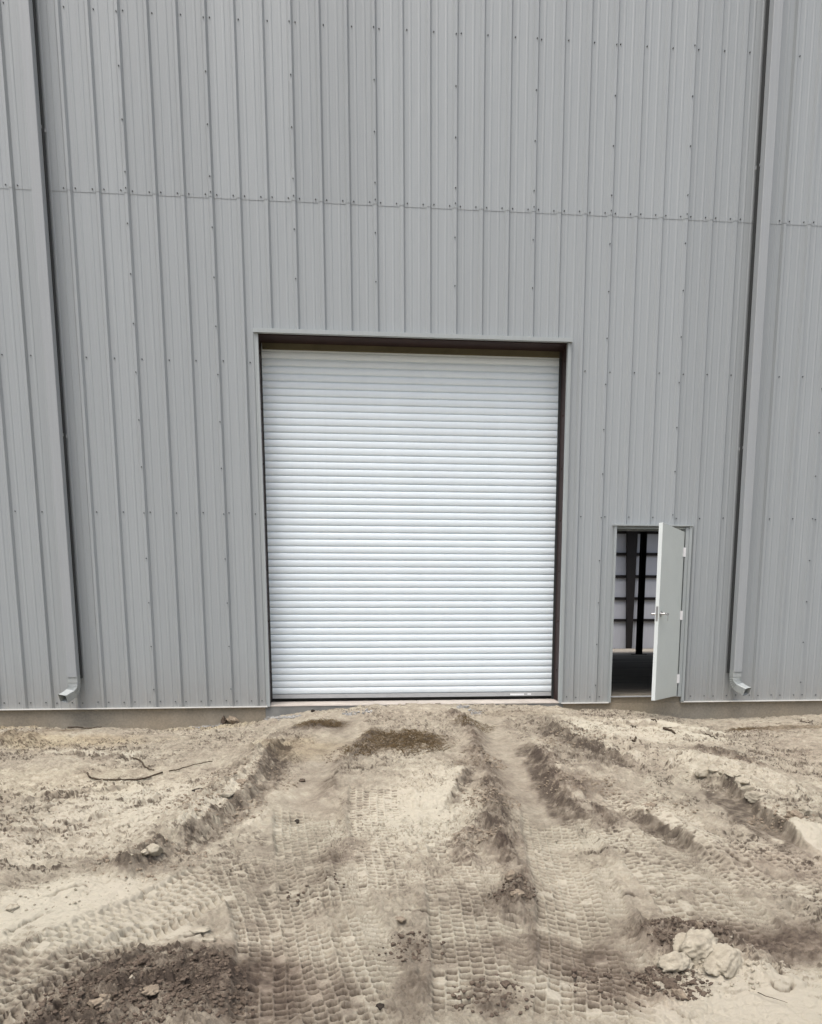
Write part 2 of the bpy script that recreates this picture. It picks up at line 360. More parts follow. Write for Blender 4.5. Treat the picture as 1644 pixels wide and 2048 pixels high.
# crawler-track prints: (photo centreline, width m, depth, start taper)
TRACKS = [
    ([(760, 1560), (765, 1640), (780, 1740)], .50, .006), ([(1240, 1575), (1400, 1690), (1560, 1800)], .50, .007), ([(1470, 1665), (1640, 1760), (1800, 1850)], .5, .008),
    ([(1250, 1640), (1370, 1760), (1500, 1900)], .55, .011), ([(560, 1700), (420, 1765), (210, 1870), (0, 1985), (-160, 2070)], .52, .0095),
    ([(485, 1690), (520, 1760), (562, 1850), (575, 2060)], .46, .011), ([(870, 1640), (900, 1720), (940, 1800), (985, 2060)], .48, .012),
    ([(1105, 1610), (1135, 1720), (1175, 1860), (1190, 2070)], .50, .013), ([(612, 1600), (628, 1700), (668, 1850), (745, 2070)], .50, .014),
    ([(740, 1620), (770, 1700), (790, 1800)], .4, .008), ([(0, 1700), (60, 1690), (140, 1680)], .4, .01),
]

def tread(arc, side, wd):
    """print left by a crawler belt: staggered pads pressed in, thin walls of soil between"""
    hw = wd / 2; cols = int(round((wd - .11) / .060)); cw = (wd - .11) / cols; pitch = .0505
    t = side + hw
    c0 = (t - .11) / cw; ci = np.floor(c0); cf = c0 - ci
    ph = arc / pitch + np.where(ci < cols * .55, ci * .36, cols * .2 - ci * .36)
    pf = ph - np.floor(ph)
    ex = np.minimum(cf, 1 - cf) * cw; ey = np.minimum(pf, 1 - pf) * pitch
    # clipped pad corners give the zig-zag walls
    e = np.minimum(np.minimum(ex * 1.5, ey), (ex * 1.1 + ey) * .76 - .0065)
    hsh = np.abs(np.sin(ci * 12.9898 + np.floor(ph) * 78.233 + wd * 311.7) * 43758.5453) % 1.0
    pad = sst(.0040, .0080, e) * (.45 + .75 * hsh) * np.where(hsh < .05, .15, 1.0)
    lean = (.5 - pf) * .9                                   # pads bite deeper on one side
    h = -pad * (1 + lean)
    pe = arc / pitch + .9 * (t / .11) ** 2
    pef = pe - np.floor(pe); ee = np.minimum(pef, 1 - pef) * pitch
    he = -sst(.002, .010, ee) * (1 + (pef - .5) * .6) * sst(0, .02, t)
    return np.where(t < .11, he, h), np.where(t < .11, sst(.5, .95, pef) * .6, np.exp(-((pf - .17) / .06) ** 2) * pad)  # second value masks the shade line painted along the pad edges

def ground_fields(x, y):
    H = base_h(x, y)
    damp = np.full(x.shape, .33); pink = np.zeros(x.shape); warm = np.zeros(x.shape); rough = np.full(x.shape, .35); smoothm = np.zeros(x.shape)
    wx = x + .10 * fbm(x, y, .45, 3, 3) ; wy = y + .10 * fbm(x, y, .45, 3, 5)
    for pts, hw, h, dp, ro, sm in STROKES:
        P = smooth_path(path(pts)); pad = hw * 3.2
        k = (x > P[:, 0].min() - pad) & (x < P[:, 0].max() + pad) & (y > P[:, 1].min() - pad) & (y < P[:, 1].max() + pad)
        if not k.any(): continue
        d, s_, a, L = seg_dist(wx[k], wy[k], P)
        d = d * (1 + .35 * fbm(x[k], y[k], .18, 2, 9))
        g = np.exp(-(d / hw) ** 2 * (1.1 if h > 0 else .9))
        dp = dp * .8; H[k] += h * g; gg = np.exp(-(d / (hw * 1.15)) ** 2) * np.clip(.75 + 1.5 * fbm(x[k], y[k], .13, 4, 11, .7), .1, 1.25)
        damp[k] += dp * gg; rough[k] = np.maximum(rough[k], ro * gg + rough[k] * (1 - gg)) if ro > 0 else rough[k] * (1 - gg * .8)
        smoothm[k] = np.maximum(smoothm[k], sm * np.exp(-(d / hw) ** 4))
        if dp > .3: pink[k] += .35 * gg
    for pts, h, bw, fw, dp, fl_ in SCARPS:
        P = smooth_path(path(pts)); pad = bw * 2.5
        k = (x > P[:, 0].min() - pad) & (x < P[:, 0].max() + pad) & (y > P[:, 1].min() - pad) & (y < P[:, 1].max() + pad)
        if not k.any(): continue
        jx = x[k] + .07 * fbm(x[k], y[k], .22, 4, 151, .65); jy = y[k] + .07 * fbm(x[k], y[k], .22, 4, 157, .65)
        d, s_, a, L = seg_dist(jx, jy, P)
        en = sst(0, .25, a) * (1 - sst(L - .25, L, a))
        back = np.exp(-(np.clip(-s_, 0, None) / bw) ** 2); face = 1 - sst(0, fw, s_)
        hh = h * (1 + .5 * fbm(x[k], y[k], .3, 3, 161))
        H[k] += hh * back * face * en
        fc = sst(-.008, .008, s_) * (1 - sst(fw * .9 + fl_, fw + .05 + fl_, s_)) * en
        damp[k] += .88 * dp * fc * np.clip(.85 + 1.9 * fbm(x[k], y[k], .14, 5, 163, .7), .0, 1.35)  # darker colour on the scarp faces
        damp[k] -= .20 * np.exp(-((s_ + .06) / .07) ** 2) * en
        rough[k] = np.maximum(rough[k], .55 * fc)
    for (c, rx, ry, dp, pk, wm) in PATCH:
        pk *= .5; dp = dp * (.82 if dp > .2 else 1.0)
        cx, cy = at(*c); r = np.sqrt(((wx - cx) / rx) ** 2 + ((wy - cy) / ry) ** 2)
        g = 1 - sst(.35, 1.25, r + .55 * fbm(x, y, .30, 5, 21, .7))
        damp += dp * g; pink += pk * g; warm += wm * g
        if dp > .3: rough = np.maximum(rough, g * .8)
        if dp < -.3: rough = rough * (1 - .7 * g); smoothm = np.maximum(smoothm, .5 * g)
    # broad and middle relief
    H += .030 * fbm(x, y, 1.4, 3, 31) + .018 * fbm(x, y, .42, 4, 37)
    fade_wall = sst(.02, .35, -y)
    # torn, flaky crust: terraces stretched along the direction the bucket dragged
    ang = np.interp(x, [-3, -.6, .6, 1.5, 3.5], [.22, .55, 0, -.5, -.35]); ca, sa = np.cos(ang), np.sin(ang)
    uu = (ca * x + sa * y); vv = (-sa * x + ca * y)
    near = np.exp(-((x - .35) / 1.3) ** 2)                    # centre is rolled flat rather than scraped
    far = sst(-5.6, -3.2, y)
    T = fbm(uu / 1.8, vv, .42, 6, 41, .62) * 4.2 + fbm(x, y, 1.6, 2, 43) * 2.0
    fl = np.floor(T); fr = T - fl; ter = (fl + sst(.90, 1.0, fr))
    T2 = fbm(uu / 1.6, vv, .16, 5, 141, .62) * 3.2
    fl2 = np.floor(T2); fr2 = T2 - fl2; ter2 = (fl2 + sst(.86, 1.0, fr2))
    flake = (ter - T) * .038 + (ter2 - T2) * .013
    fm = (1 - smoothm) * (.25 + .75 * np.maximum(1 - near, far * .6)) * sst(.25, .85, .62 + fbm(x, y, .9, 3, 47) * 1.3)
    H += flake * fm
    damp += (.62 * sst(.86, .94, fr) + .22 * sst(.84, .95, fr2)) * fm  # darker colour along the flake edges
    warm_f = 0
    # crumbly fine relief
    bil = 1 - np.abs(fbm(x, y, .075, 4, 53, .6)) * 2.2
    bil2 = 1 - np.abs(fbm(x, y, .028, 3, 59, .65)) * 2.2
    rr = np.clip(rough + .15 * fbm(x, y, .5, 3, 61), 0, 1.2) * (1 - .8 * smoothm)
    lump = fbm(x, y, .11, 4, 67, .62)
    fine = rr ** 1.3 * (.060 * lump + .040 * (bil - .6) + .026 * (bil2 - .6)) + (1 - .9 * smoothm) * (.050 * np.minimum(fbm(x, y, .17, 5, 69, .68), .10) + .012 * fbm(x, y, .05, 3, 71) + .0035 * fbm(x, y, .018, 2, 73))
    H += fine
    damp += (rr * .5 + .12) * fbm(x, y, .10, 5, 79, .75)
    # pressed prints
    er = fbm(x, y, .33, 4, 83); TRH = np.zeros(x.shape); TRD = np.zeros(x.shape); TRM = np.zeros(x.shape)
    for i, (pts, wd, dep) in enumerate(TRACKS):
        P = smooth_path(path(pts), 24); pad = wd
        k = (x > P[:, 0].min() - pad) & (x < P[:, 0].max() + pad) & (y > P[:, 1].min() - pad) & (y < P[:, 1].max() + pad)
        if not k.any(): continue
        wob = .012 * fbm(x[k], y[k], .5, 2, 90 + i)
        d, s_, a, L = seg_dist(x[k] + wob, y[k] + wob * .7, P)
        m_ = (1 - sst(wd / 2 - .008, wd / 2 + .012, np.abs(s_))) * sst(0.02, .25, a) * (1 - sst(L - .25, L - .02, a)) * (d < wd)
        er_ = sst(-.26 - (.35 if i == 4 else 0), .08 - (.28 if i == 4 else 0), er[k] + .25 * fbm(x[k], y[k], .9, 2, 97 + i) + .10)
        amp = 2.7 * dep * (.30 + .65 * er_) * m_ * (1 - .75 * np.clip(rough[k] - .55, 0, 1) / .45 * 1.0)
        tr, edge_shade = tread(a + .004 * fbm(x[k], y[k], .12, 2, 101), s_, wd)
        tr = tr + .13 * fbm(x[k], y[k], .035, 2, 103)
        # a later print wipes out the earlier one
        wipe = m_ * sst(.0, .5, er_ + .35)
        TRH[k] = TRH[k] * (1 - wipe) - .010 * m_ + amp * tr; TRM[k] = np.maximum(TRM[k], m_ * er_)
        TRD[k] = TRD[k] * (1 - wipe) + (-.20 * (1 + np.clip(tr, -1, 0)) - .02 + .50 * edge_shade) * m_ * er_  # paler pad walls; shade at the pad edges painted dark
        # little rim pushed up outside the edge
        rim = np.exp(-((np.abs(s_) - wd / 2 - .02) / .022) ** 2) * (d < wd) * sst(0.02, .3, a) * (1 - sst(L - .3, L - .02, a))
        H[k] += .012 * rim * (.6 + .8 * np.clip(fbm(x[k], y[k], .08, 3, 107 + i) + .4, 0, 1))
    H += TRH + TRM * (-.8 * flake * fm - .75 * fine); damp += TRD  # damp also takes in the shade painted at the pad edges
    for pts in CRACKS:
        P = path(pts); k = (x > P[:, 0].min() - .3) & (x < P[:, 0].max() + .3) & (y > P[:, 1].min() - .3) & (y < P[:, 1].max() + .3)
        if not k.any(): continue
        d, s_, a, L = seg_dist(x[k] + .015 * fbm(x[k], y[k], .06, 3, 171), y[k] + .015 * fbm(x[k], y[k], .06, 3, 173), P)
        g = np.exp(-(d / .0065) ** 2); H[k] += .014 * np.exp(-((s_ + .03) / .04) ** 2) * (d < .2) - .02 * g; damp[k] += .6 * g
    # fractured crust: a few open cracks on the pale skins
    cr = np.abs(fbm(x, y, .55, 4, 113, .5)); pale = sst(.30, .12, damp) if False else np.clip(1 - sst(.08, .34, damp), 0, 1)
    ck = (1 - sst(.0, .012, cr)) * pale * sst(.1, .4, fbm(x, y, .9, 2, 117) + .1)
    H -= .016 * ck; damp += .35 * ck
    damp += .13 * fbm(x, y, .7, 4, 121) + .10 * fbm(x, y, .16, 4, 127) + .02
    damp += .9 * np.clip(damp - .35, 0, .5) * fbm(x, y, .06, 4, 133, .75) + 1.0 * np.clip(damp - .38, 0, .4) * fbm(x, y, .17, 4, 137, .7)
    return H, np.clip(damp, 0, 1), np.clip(pink + .15 + .3 * fbm(x, y, 1.1, 2, 131), 0, 1), np.clip(warm, 0, 1)

def spaced(a, b_, s0, s1):
    out = [a]; x = a
    while (x < b_) if b_ > a else (x > b_):
        t = (x - a) / (b_ - a); st = s0 + (s1 - s0) * t; x += st if b_ > a else -st; out.append(x)
    return out
ROWS = [1.0, .5, .28, .12, .04] + spaced(.012, -6.95, .0108, .0033) + [-7.0, -7.1, -7.25, -7.5, -8, -9, -11, -15, -22, -35, -60, -120, -300]
ROWS = np.array(ROWS)
NC = 930
sN = np.linspace(-1, 1, NC)
ext = np.concatenate([1 + .0024 * (1.045 ** np.arange(1, 56) - 1) / .045, [1.75, 2.4, 4, 8, 20, 60]])
sA = np.concatenate([-ext[::-1], sN, ext])
yy = ROWS[:, None] + 0 * sA[None, :]
fan = np.clip(ROWS + 8.8, 1.8, 8.9)[:, None]
xx = fan * .10 + sA[None, :] * (.68 * fan + .45)
nr, nc = xx.shape
Hh, Dm, Pk, Wm = ground_fields(xx.ravel(), yy.ravel())
# under the building the ground drops away below the slab
inside = (yy.ravel() > .02)
Hh = np.where(inside, np.minimum(Hh, -.35), Hh)
co = np.stack([xx.ravel(), yy.ravel(), Hh], 1).astype(np.float32)
idx = np.arange(nr * nc).reshape(nr, nc)
# rows run towards the camera (decreasing y), so this order faces up
q = np.stack([idx[:-1, :-1], idx[1:, :-1], idx[1:, 1:], idx[:-1, 1:]], -1).reshape(-1, 4).astype(np.int32)
gm = bpy.data.meshes.new('ground')
gm.vertices.add(len(co)); gm.vertices.foreach_set('co', co.ravel())
gm.loops.add(q.size); gm.loops.foreach_set('vertex_index', q.ravel())
gm.polygons.add(len(q)); gm.polygons.foreach_set('loop_start', np.arange(0, q.size, 4, dtype=np.int32))
try: gm.polygons.foreach_set('loop_total', np.full(len(q), 4, dtype=np.int32))
except Exception: pass
gm.update(calc_edges=True)
gm.polygons.foreach_set('use_smooth', np.ones(len(q), dtype=bool))
ca_ = gm.attributes.new('soil', 'FLOAT_COLOR', 'POINT')
ca_.data.foreach_set('color', np.stack([Dm, Pk, Wm, np.ones_like(Dm)], 1).astype(np.float32).ravel())
ground = add('ground', gm, M['soil']); tag(ground, 'churned pale sandy ground with track prints and damp patches', None, None, 'structure')
HG = Hh.reshape(nr, nc)
def gz(x, y):
    j = int(np.clip(np.searchsorted(-ROWS, -y), 1, nr - 1)); f = min(max(ROWS[j] + 8.8, 1.8), 8.9)
    s_ = (x - f * .10) / (.68 * f + .45); i = int(np.clip(np.searchsorted(sA, s_), 1, nc - 1))
    return float(HG[j, i])

# ------------------------------------------------------------------ the building
BLD = empty('metal_building', (0, 0, 0))
tag(BLD, 'tall grey ribbed metal warehouse with white roll-up door and open side door', 'building')
PITCHX = .3048; XR0 = -2.704
Z0, ZSEAM, ZTOP = -.066, 5.628, 10.2
DX0, DX1, DZ = -1.045, 2.645, 4.262        # hole for the roll-up door
EX0, EX1, EZ = 3.268, 4.225, 2.112         # hole for the entry door
HOLES = [(DX0, DX1, -1, DZ), (EX0, EX1, -1, EZ)]
def rib_profile(k):
    c = XR0 + PITCHX * k; P_ = [(c - .036, 0), (c - .0145, -.031), (c + .0145, -.031), (c + .036, 0)]
    for f in (1 / 3, 2 / 3):
        m_ = c + PITCHX * f
        P_ += [(m_ - .016, 0), (m_ - .007, -.0036), (m_ + .007, -.0036), (m_ + .016, 0)]
    return P_
def panel_mesh(k0, nk, za, zb, yoff=0.0):
    """one sheet from rib k0 to rib k0+nk, cut round the openings; profile edges carry a slight roll"""
    pts = []
    for k in range(k0, k0 + nk): pts += rib_profile(k)
    c = XR0 + PITCHX * (k0 + nk); pts += [(c - .036, 0), (c - .0145, -.031), (c + .0145, -.031), (c + .034, -.002)]
    c0 = XR0 + PITCHX * k0
    pts = [(x, y - (.0016 if x < c0 + .04 and False else 0)) for x, y in pts]
    # the lapping edge lies on top of the next sheet
    last = c + .036
    pts = [(x, y - (.0018 if x > c - .05 else 0)) for x, y in pts]
    xs = []
    for (x, y) in pts: xs.append((x, y))
    for h in HOLES:
        for e in (h[0], h[1]):
            for i in range(len(xs) - 1):
                if xs[i][0] < e < xs[i + 1][0]:
                    t = (e - xs[i][0]) / (xs[i + 1][0] - xs[i][0]); xs.insert(i + 1, (e, xs[i][1] + t * (xs[i + 1][1] - xs[i][1]))); break
    V = []; F = []
    for i in range(len(xs) - 1):
        (xa, ya), (xb, yb) = xs[i], xs[i + 1]; xm = (xa + xb) / 2; za_, zb_ = za, zb
        for h in HOLES:
            if h[0] < xm < h[1] and za_ < h[3]: za_ = h[3]
        if za_ >= zb_: continue
        n = max(1, int((zb_ - za_) / .6)); b_ = len(V)
        for j in range(n + 1):
            z = za_ + (zb_ - za_) * j / n
            for (x_, y_) in ((xa, ya), (xb, yb)):
                wav = .0012 * math.sin(z * 2.1 + k0) * math.sin(x_ * 3.3 + 1.0)
                V.append((x_, y_ + yoff + wav, z))
        for j in range(n): F.append((b_ + 2 * j, b_ + 2 * j + 1, b_ + 2 * j + 3, b_ + 2 * j + 2))
    return mesh_pd('wall_panel', V, F)
for j in range(-7, 13):
    k0 = 1 + 3 * j
    lower = panel_mesh(k0, 3, Z0, ZSEAM + .05, 0.0 + (.0009 if j % 2 else 0))
    if len(lower.vertices): add('wall_panel', lower, M['sheet'], BLD)
    add('wall_panel', panel_mesh(k0, 3, ZSEAM, ZTOP, -.0030 + (.0009 if j % 2 else 0)), M['sheet'], BLD)
XL = XR0 + PITCHX * (1 - 21) + .0; XRT = XR0 + PITCHX * (1 + 39)
# plain continuation of the long wall outside the picture
for (ka, nk) in ((-62, 42), (40, 75)):
    add('wall', panel_mesh(ka, nk, Z0, ZTOP, 0.0), M['sheet'], BLD)
# screws (tiny): one part
sm_ = MB()
def screw(x, z, y=-.004):
    sm_.cyl((x, y + .002, z), (x, y - .0045, z), .0072, 8); sm_.cyl((x, y - .0045, z), (x, y - .010, z), .0042, 6)
def in_hole(x, z, mgn=.05): return any(h[0] - mgn < x < h[1] + mgn and z < h[3] + mgn for h in HOLES)
for k in range(-14, 36):
    xr = XR0 + PITCHX * k
    for z, y in ((.005, 0), (2.232, 0), (3.924, 0), (7.41, -.003)):
        for off in ((-.062, .062) if z < .1 else (.062,)):
            x = xr + off + random.uniform(-.004, .004)
            if not in_hole(x, z): screw(x, z + random.uniform(-.006, .006), y - .002)
    for off in (-.062, .062): screw(xr + off, ZSEAM + .035 + random.uniform(-.004, .004), -.005)
    if k % 3 == 1:
        z = .15 + random.uniform(0, .05); n = 0
        screw(xr, ZSEAM + .045, -.036)
        while z < 9.8:
            if not in_hole(xr, z) and abs(z - ZSEAM) > .12: screw(xr + random.uniform(-.003, .003), z, -.035 if z < ZSEAM else -.038)
            z += .516
o = sm_.build('screw', M['screw'], BLD); o['kind'] = 'stuff'
# pale base trim with a lip
def base_trim(x0, x1):
    mb = MB(); mb.box(x0, x1, -.046, .0, -.074, -.068); mb.box(x0, x1, -.046, -.043, -.068, -.058); mb.build('base_trim', M['base_trim'], BLD)
base_trim(-21.8, DX0 - .002); base_trim(DX1 + .002, EX0 - .002); base_trim(EX1 + .002, 32.2)
# profile closure behind the ribs
mb = MB(); 
for x0, x1 in ((-21.8, DX0), (DX1, EX0), (EX1, 32.2)): mb.box(x0, x1, .008, .014, Z0, .04)
mb.build('closure_strip', M['rubber'], BLD)
# jamb and header trim of the big opening
JD = .245
mb = MB(); mb.box(DX0, DX0 + .028, -.040, .02, Z0 - .004, DZ - .036); mb.box(DX0 - .012, DX0 - .0005, -.042, -.034, Z0, DZ - .03); mb.build('jamb_trim', M['trim'], BLD)
mb = MB(); mb.box(DX1 - .028, DX1, -.040, .02, Z0 - .004, DZ - .036); mb.box(DX1 + .0005, DX1 + .012, -.042, -.034, Z0, DZ - .03); mb.build('jamb_trim', M['trim'], BLD)
mb = MB(); mb.box(DX0 - .022, DX1 + .022, -.062, -.002, DZ - .030, DZ + .006); mb.box(DX0 - .022, DX1 + .022, -.066, -.062, DZ - .040, DZ - .002); mb.build('header_trim', M['trim'], BLD)
# steel jambs and header behind the sheets (C sections with lips)
for sx, x in ((1, DX0 + .014), (-1, DX1 - .014)):
    mb = MB()
    xa, xb = (x - .09, x + .006) if sx > 0 else (x - .006, x + .09)
    mb.box(xa, xb, .022, JD, -.036, DZ + .06)
    for zb_ in np.arange(.35, 4.1, .62): mb.cyl((x + sx * .006, .13, zb_), (x + sx * .016, .13, zb_), .011, 6)
    mb.build('door_jamb', M['primer'], BLD)
mb = MB(); mb.box(DX0 + .022, DX1 - .022, .022, JD, DZ - .034, DZ + .12); mb.build('door_header', M['primer'], BLD)

# roll-up door
RD = add('roll_up_door', MB().box(DX0 - .05, DX1 + .05, .335, .345, 4.15, 4.45).build('tmp').data, M['seal'], BLD)
bpy.data.objects.remove(bpy.data.objects['tmp'])
RD.name = 'roll_up_door'; RD['label'] = 'closed white corrugated roll-up door curtain with steel guides'
SP = .0836; prof = []
for i in range(15):
    t = i / 14; prof.append((t, -.0020 - .0062 * (math.sin(math.pi * t) ** .8)))
prof = [(0, .018), (.055, .018)] + [(.10 + .82 * t, y) for t, y in prof] + [(.955, .018), (1, .018)]
CX0, CX1 = DX0 + .012, DX1 - .012
slv = []; slf = []
for (t, y) in prof: slv += [(CX0, y, t * SP), (CX1, y, t * SP)]
for i in range(len(prof) - 1): slf.append((2 * i, 2 * i + 1, 2 * i + 3, 2 * i + 2))
slat_me = mesh_pd('slat', slv, slf, True)
slat_me.materials.append(M['white_door'])
zb0 = .058
for i in range(51):
    o = add('slat', slat_me, None, RD, (0, .285 + random.uniform(-.0006, .0006), zb0 + i * SP))
mb = MB(); mb.box(CX0 + .01, CX1 - .01, .262, .300, .008, .056); mb.box(CX0 + .01, CX1 - .01, .250, .262, .008, .014)
for i in range(10): mb.cyl((CX0 + .25 + i * .352, .262, .034), (CX0 + .25 + i * .352, .257, .034), .006, 8)
mb.build('bottom_bar', M['bar'], RD)
MB().box(CX0 + .015, CX1 - .015, .266, .292, -.012, .007).build('bottom_seal', M['rubber'], RD)
for x0, x1, za, zb_ in ((2.05, 2.235, .017, .040), (2.28, 2.33, .022, .040)):
    MB().box(x0, x1, .2605, .2618, za, zb_).build('sticker', M['sticker'], RD)
for xa, xb in ((DX0 + .008, DX0 + .030), (DX1 - .048, DX1 - .008)):
    mb = MB(); mb.box(xa, xb, JD + .001, .262, -.034, 4.40); mb.box(xa if xa < 0 else xb - .012, xa + .012 if xa < 0 else xb, .262, .33, -.034, 4.40)
    mb.build('door_guide', M['guide'], RD)
mb = MB(); mb.box(CX0 + .03, CX1 - .04, .236, .2645, DZ - .092, DZ - .035); mb.cyl((CX0 + .03, .252, DZ - .094), (CX1 - .04, .252, DZ - .094), .010, 8); mb.build('header_seal', M['seal'], RD)

# entry door: frame, leaf standing open, hinges, lever
mb = MB(); mb.box(EX0 - .006, EX0 + .022, -.046, .0, Z0, EZ + .012); mb.build('door_trim', M['trim'], BLD)
mb = MB(); mb.box(EX1 + .0, EX1 + .034, -.046, .0, Z0, EZ + .012); mb.build('door_trim', M['trim'], BLD)
mb = MB(); mb.box(EX0 - .02, EX1 + .040, -.058, -.001, EZ + .013, EZ + .030); mb.build('door_trim', M['trim'], BLD)
FR = empty('entry_door', (0, 0, 0)); FR.parent = BLD; FR['label'] = 'pale grey steel entry door standing open with lever handle'
mb = MB(); mb.box(EX0 + .0225, EX0 + .030, -.012, .12, .0, EZ); mb.box(EX1 - .045, EX1 - .0005, -.035, .12, .0, EZ); mb.box(EX0 + .0305, EX1 - .0455, -.010, .12, EZ - .016, EZ)
mb.box(EX0 + .0305, EX0 + .038, .045, .08, .0, EZ - .017); mb.box(EX1 - .062, EX1 - .0455, .015, .05, .0, EZ - .017)
mb.build('door_frame', M['trim'], FR)
TH = R(49.3); LW, LT, LH = .905, .0445, 2.045
hx, hy = 4.163, -.040
leaf = empty('leaf_pivot', (0, 0, 0))
bpy.data.objects.remove(leaf)
Mleaf = Matrix.Translation((hx, hy, .012)) @ Matrix.Rotation(TH, 4, 'Z')     # local -x runs along the leaf, local -y is its outer face
def leafpart(mb, name, mat, bev=0):
    me = mesh_pd(name, mb.v, mb.f); me.transform(Mleaf)
    o = add(name, me, mat, FR)
    if bev: m_ = o.modifiers.new('bevel', 'BEVEL'); m_.width = bev; m_.segments = 2
    return o
leafpart(MB().box(-LW + .001, 0, 0, LT, 0, LH), 'door_leaf', M['leaf'], .0015)
leafpart(MB().box(-LW - .0005, -LW + .0006, .001, LT - .001, .001, LH - .001), 'leaf_edge', M['leaf_edge'])
leafpart(MB().box(-LW - .0022, -LW - .0008, .009, LT - .009, .93, 1.10).cyl((-LW - .002, LT / 2, 1.015), (-LW - .014, LT / 2, 1.015), .009, 8), 'latch_plate', M['nickel'])
hz = 1.015
def lever(side):
    y0 = 0 if side < 0 else LT; s = side
    mb = MB(); mb.cyl((-LW + .06, y0, hz), (-LW + .06, y0 + s * .010, hz), .033, 18); mb.cyl((-LW + .06, y0 + s * .010, hz), (-LW + .06, y0 + s * .055, hz), .013, 12)
    mb.cyl((-LW + .052, y0 + s * .055, hz), (-LW + .18, y0 + s * .058, hz), .0115, 10, .009)
    leafpart(mb, 'lever_handle', M['nickel'])
lever(-1); lever(1)
leafpart(MB().cyl((-LW + .06, -.055, hz), (-LW + .06, -.075, hz), .006, 8).box(-LW + .056, -LW + .064, -.092, -.072, hz - .02, hz + .006).box(-LW + .057, -LW + .063, -.090, -.084, hz - .085, hz - .02), 'key', M['nickel'])
for z in (.22, 1.02, 1.80):
    mb = MB(); mb.cyl((.006, -.006, z - .057), (.006, -.006, z + .057), .0095, 10); mb.box(-.034, .0, -.0025, -.0003, z - .056, z + .056)
    leafpart(mb, 'hinge', M['hinge'])
    mb2 = MB().box(hx + .002, hx + .028, -.0385, -.0362, z - .044, z + .068); mb2.build('hinge', M['hinge'], FR)
MB().box(EX0 + .031, EX1 - .046, -.030, .13, -.0009, .006).build('threshold', M['bar'], FR)

# foundation, door slab and floor
mb = MB(); mb.box(-21.9, DX0 - .03, -.004, .40, -1.2, -.0745); mb.box(DX1 + .03, 32.3, -.004, .40, -1.2, -.0745); mb.box(EX0, EX1, .0, .40, -.0745, -.001)
mb.build('foundation', M['concrete'], BLD, bevel=.006)
mb = MB(); mb.box(DX0 - .03, .82, -.016, .40, -1.2, -.066); mb.build('foundation', M['form'], BLD)
mb = MB(); mb.box(.824, DX1 + .03, -.014, .40, -1.2, -.066); mb.build('foundation', M['form'], BLD)
v = []; f = []
for (xa, xb) in ((DX0 - .025, .82), (.824, DX1 + .025)):
    b0 = len(v)
    pr = [(-.022, -.068), (-.018, -.056), (.24, -.036), (.42, -.034), (.42, -.075)]
    for x in (xa, xb): v += [(x, y_, z_) for (y_, z_) in pr]
    n = len(pr)
    for i in range(n):
        j = (i + 1) % n; f.append((b0 + i, b0 + j, b0 + n + j, b0 + n + i))
    f.append(tuple(b0 + i for i in range(n - 1, -1, -1))); f.append(tuple(b0 + n + i for i in range(n)))
add('door_sill', mesh_pd('door_sill', v, f), M['slab'], BLD)
fl = MB().box(-21.6, 31.9, .425, 50.0, -.35, -.002).build('floor', M['floor']); tag(fl, None, None, None, 'structure')

# structure seen through the entry door
BY = 50.2
for (x, ww, y) in ((14.37, .25, 25.8),):
    mb = MB(); mb.box(x - ww / 2, x + ww / 2, y - .13, y - .115, 0, 10); mb.box(x - ww / 2, x + ww / 2, y + .115, y + .13, 0, 10); mb.box(x - .01, x + .01, y - .115, y + .115, 0, 10)
    mb.build('column', M['dark_steel'], BLD); mb = MB(); mb.box(x - .3, x + .3, y - .25, y + .25, -.001, .03); mb.build('base_plate', M['dark_steel'], BLD)
def tapered(x, y, w0, w1):
    mb = MB(); mb.poly_xz([(x - w0, 0), (x, 0), (x + .12, 10), (x - w1, 10)], y - .15, y + .15); mb.build('column', M['dark_steel'], BLD)
tapered(23.57, 49.6, .42, .78)
for x in (-12, 3, 30.5): tapered(x, 49.6, .42, .78)
for z in (2.38, 4.18, 6.0, 7.83, 9.6):
    mb = MB(); mb.box(-21.6, 31.9, 49.92, 50.1, z - .11, z + .11); mb.build('girt', M['dark_steel'], BLD)
k = 0; x = -21.6
while x < 31.9:
    MB().box(x, min(x + 2.38, 31.9), 50.12, 50.16, 0.0, 10).build('liner_panel', M['liner'], BLD); x += 2.4
MB().box(-21.8, 32.2, 50.17, 50.3, -.4, 10.2).build('rear_wall', M['sheet'], BLD)
MB().box(-21.9, -21.7, .05, 50.3, -.4, 10.2).build('side_wall', M['sheet'], BLD)
MB().box(32.0, 32.2, .05, 50.3, -.4, 10.2).build('side_wall', M['sheet'], BLD)
for yr in np.arange(0.02, 49, 6.1):
    if yr > 30: break  # unseen bays beyond left open, a gap made to let daylight inside
    MB().box(-21.9, 32.2, yr, yr + 6.09, 10.21 + .02, 10.28).build('roof_panel', M['sheet'], BLD)
MB().box(-21.9, 32.2, 47.5, 50.3, 10.23, 10.28).build('roof_panel', M['sheet'], BLD)
for yr in (37, 43): MB().box(-21.6, 31.9, yr, yr + .2, 9.7, 10.2).build('rafter', M['dark_steel'], BLD)
# back of the front wall so no light leaks at the edges
mb = MB()
for x0, x1, z0, z1 in ((-21.6, DX0 - .1, -.03, 10.1), (DX0 - .1, DX1 + .1, DZ + .3, 10.1), (DX1 + .1, EX0 - .02, -.03, 10.1), (EX0 - .02, EX1 + .02, EZ + .02, 10.1), (EX1 + .02, 31.9, -.03, 10.1)):
    mb.box(x0, x1, .40, .42, z0, z1)
mb.build('inner_liner', M['liner'], BLD)

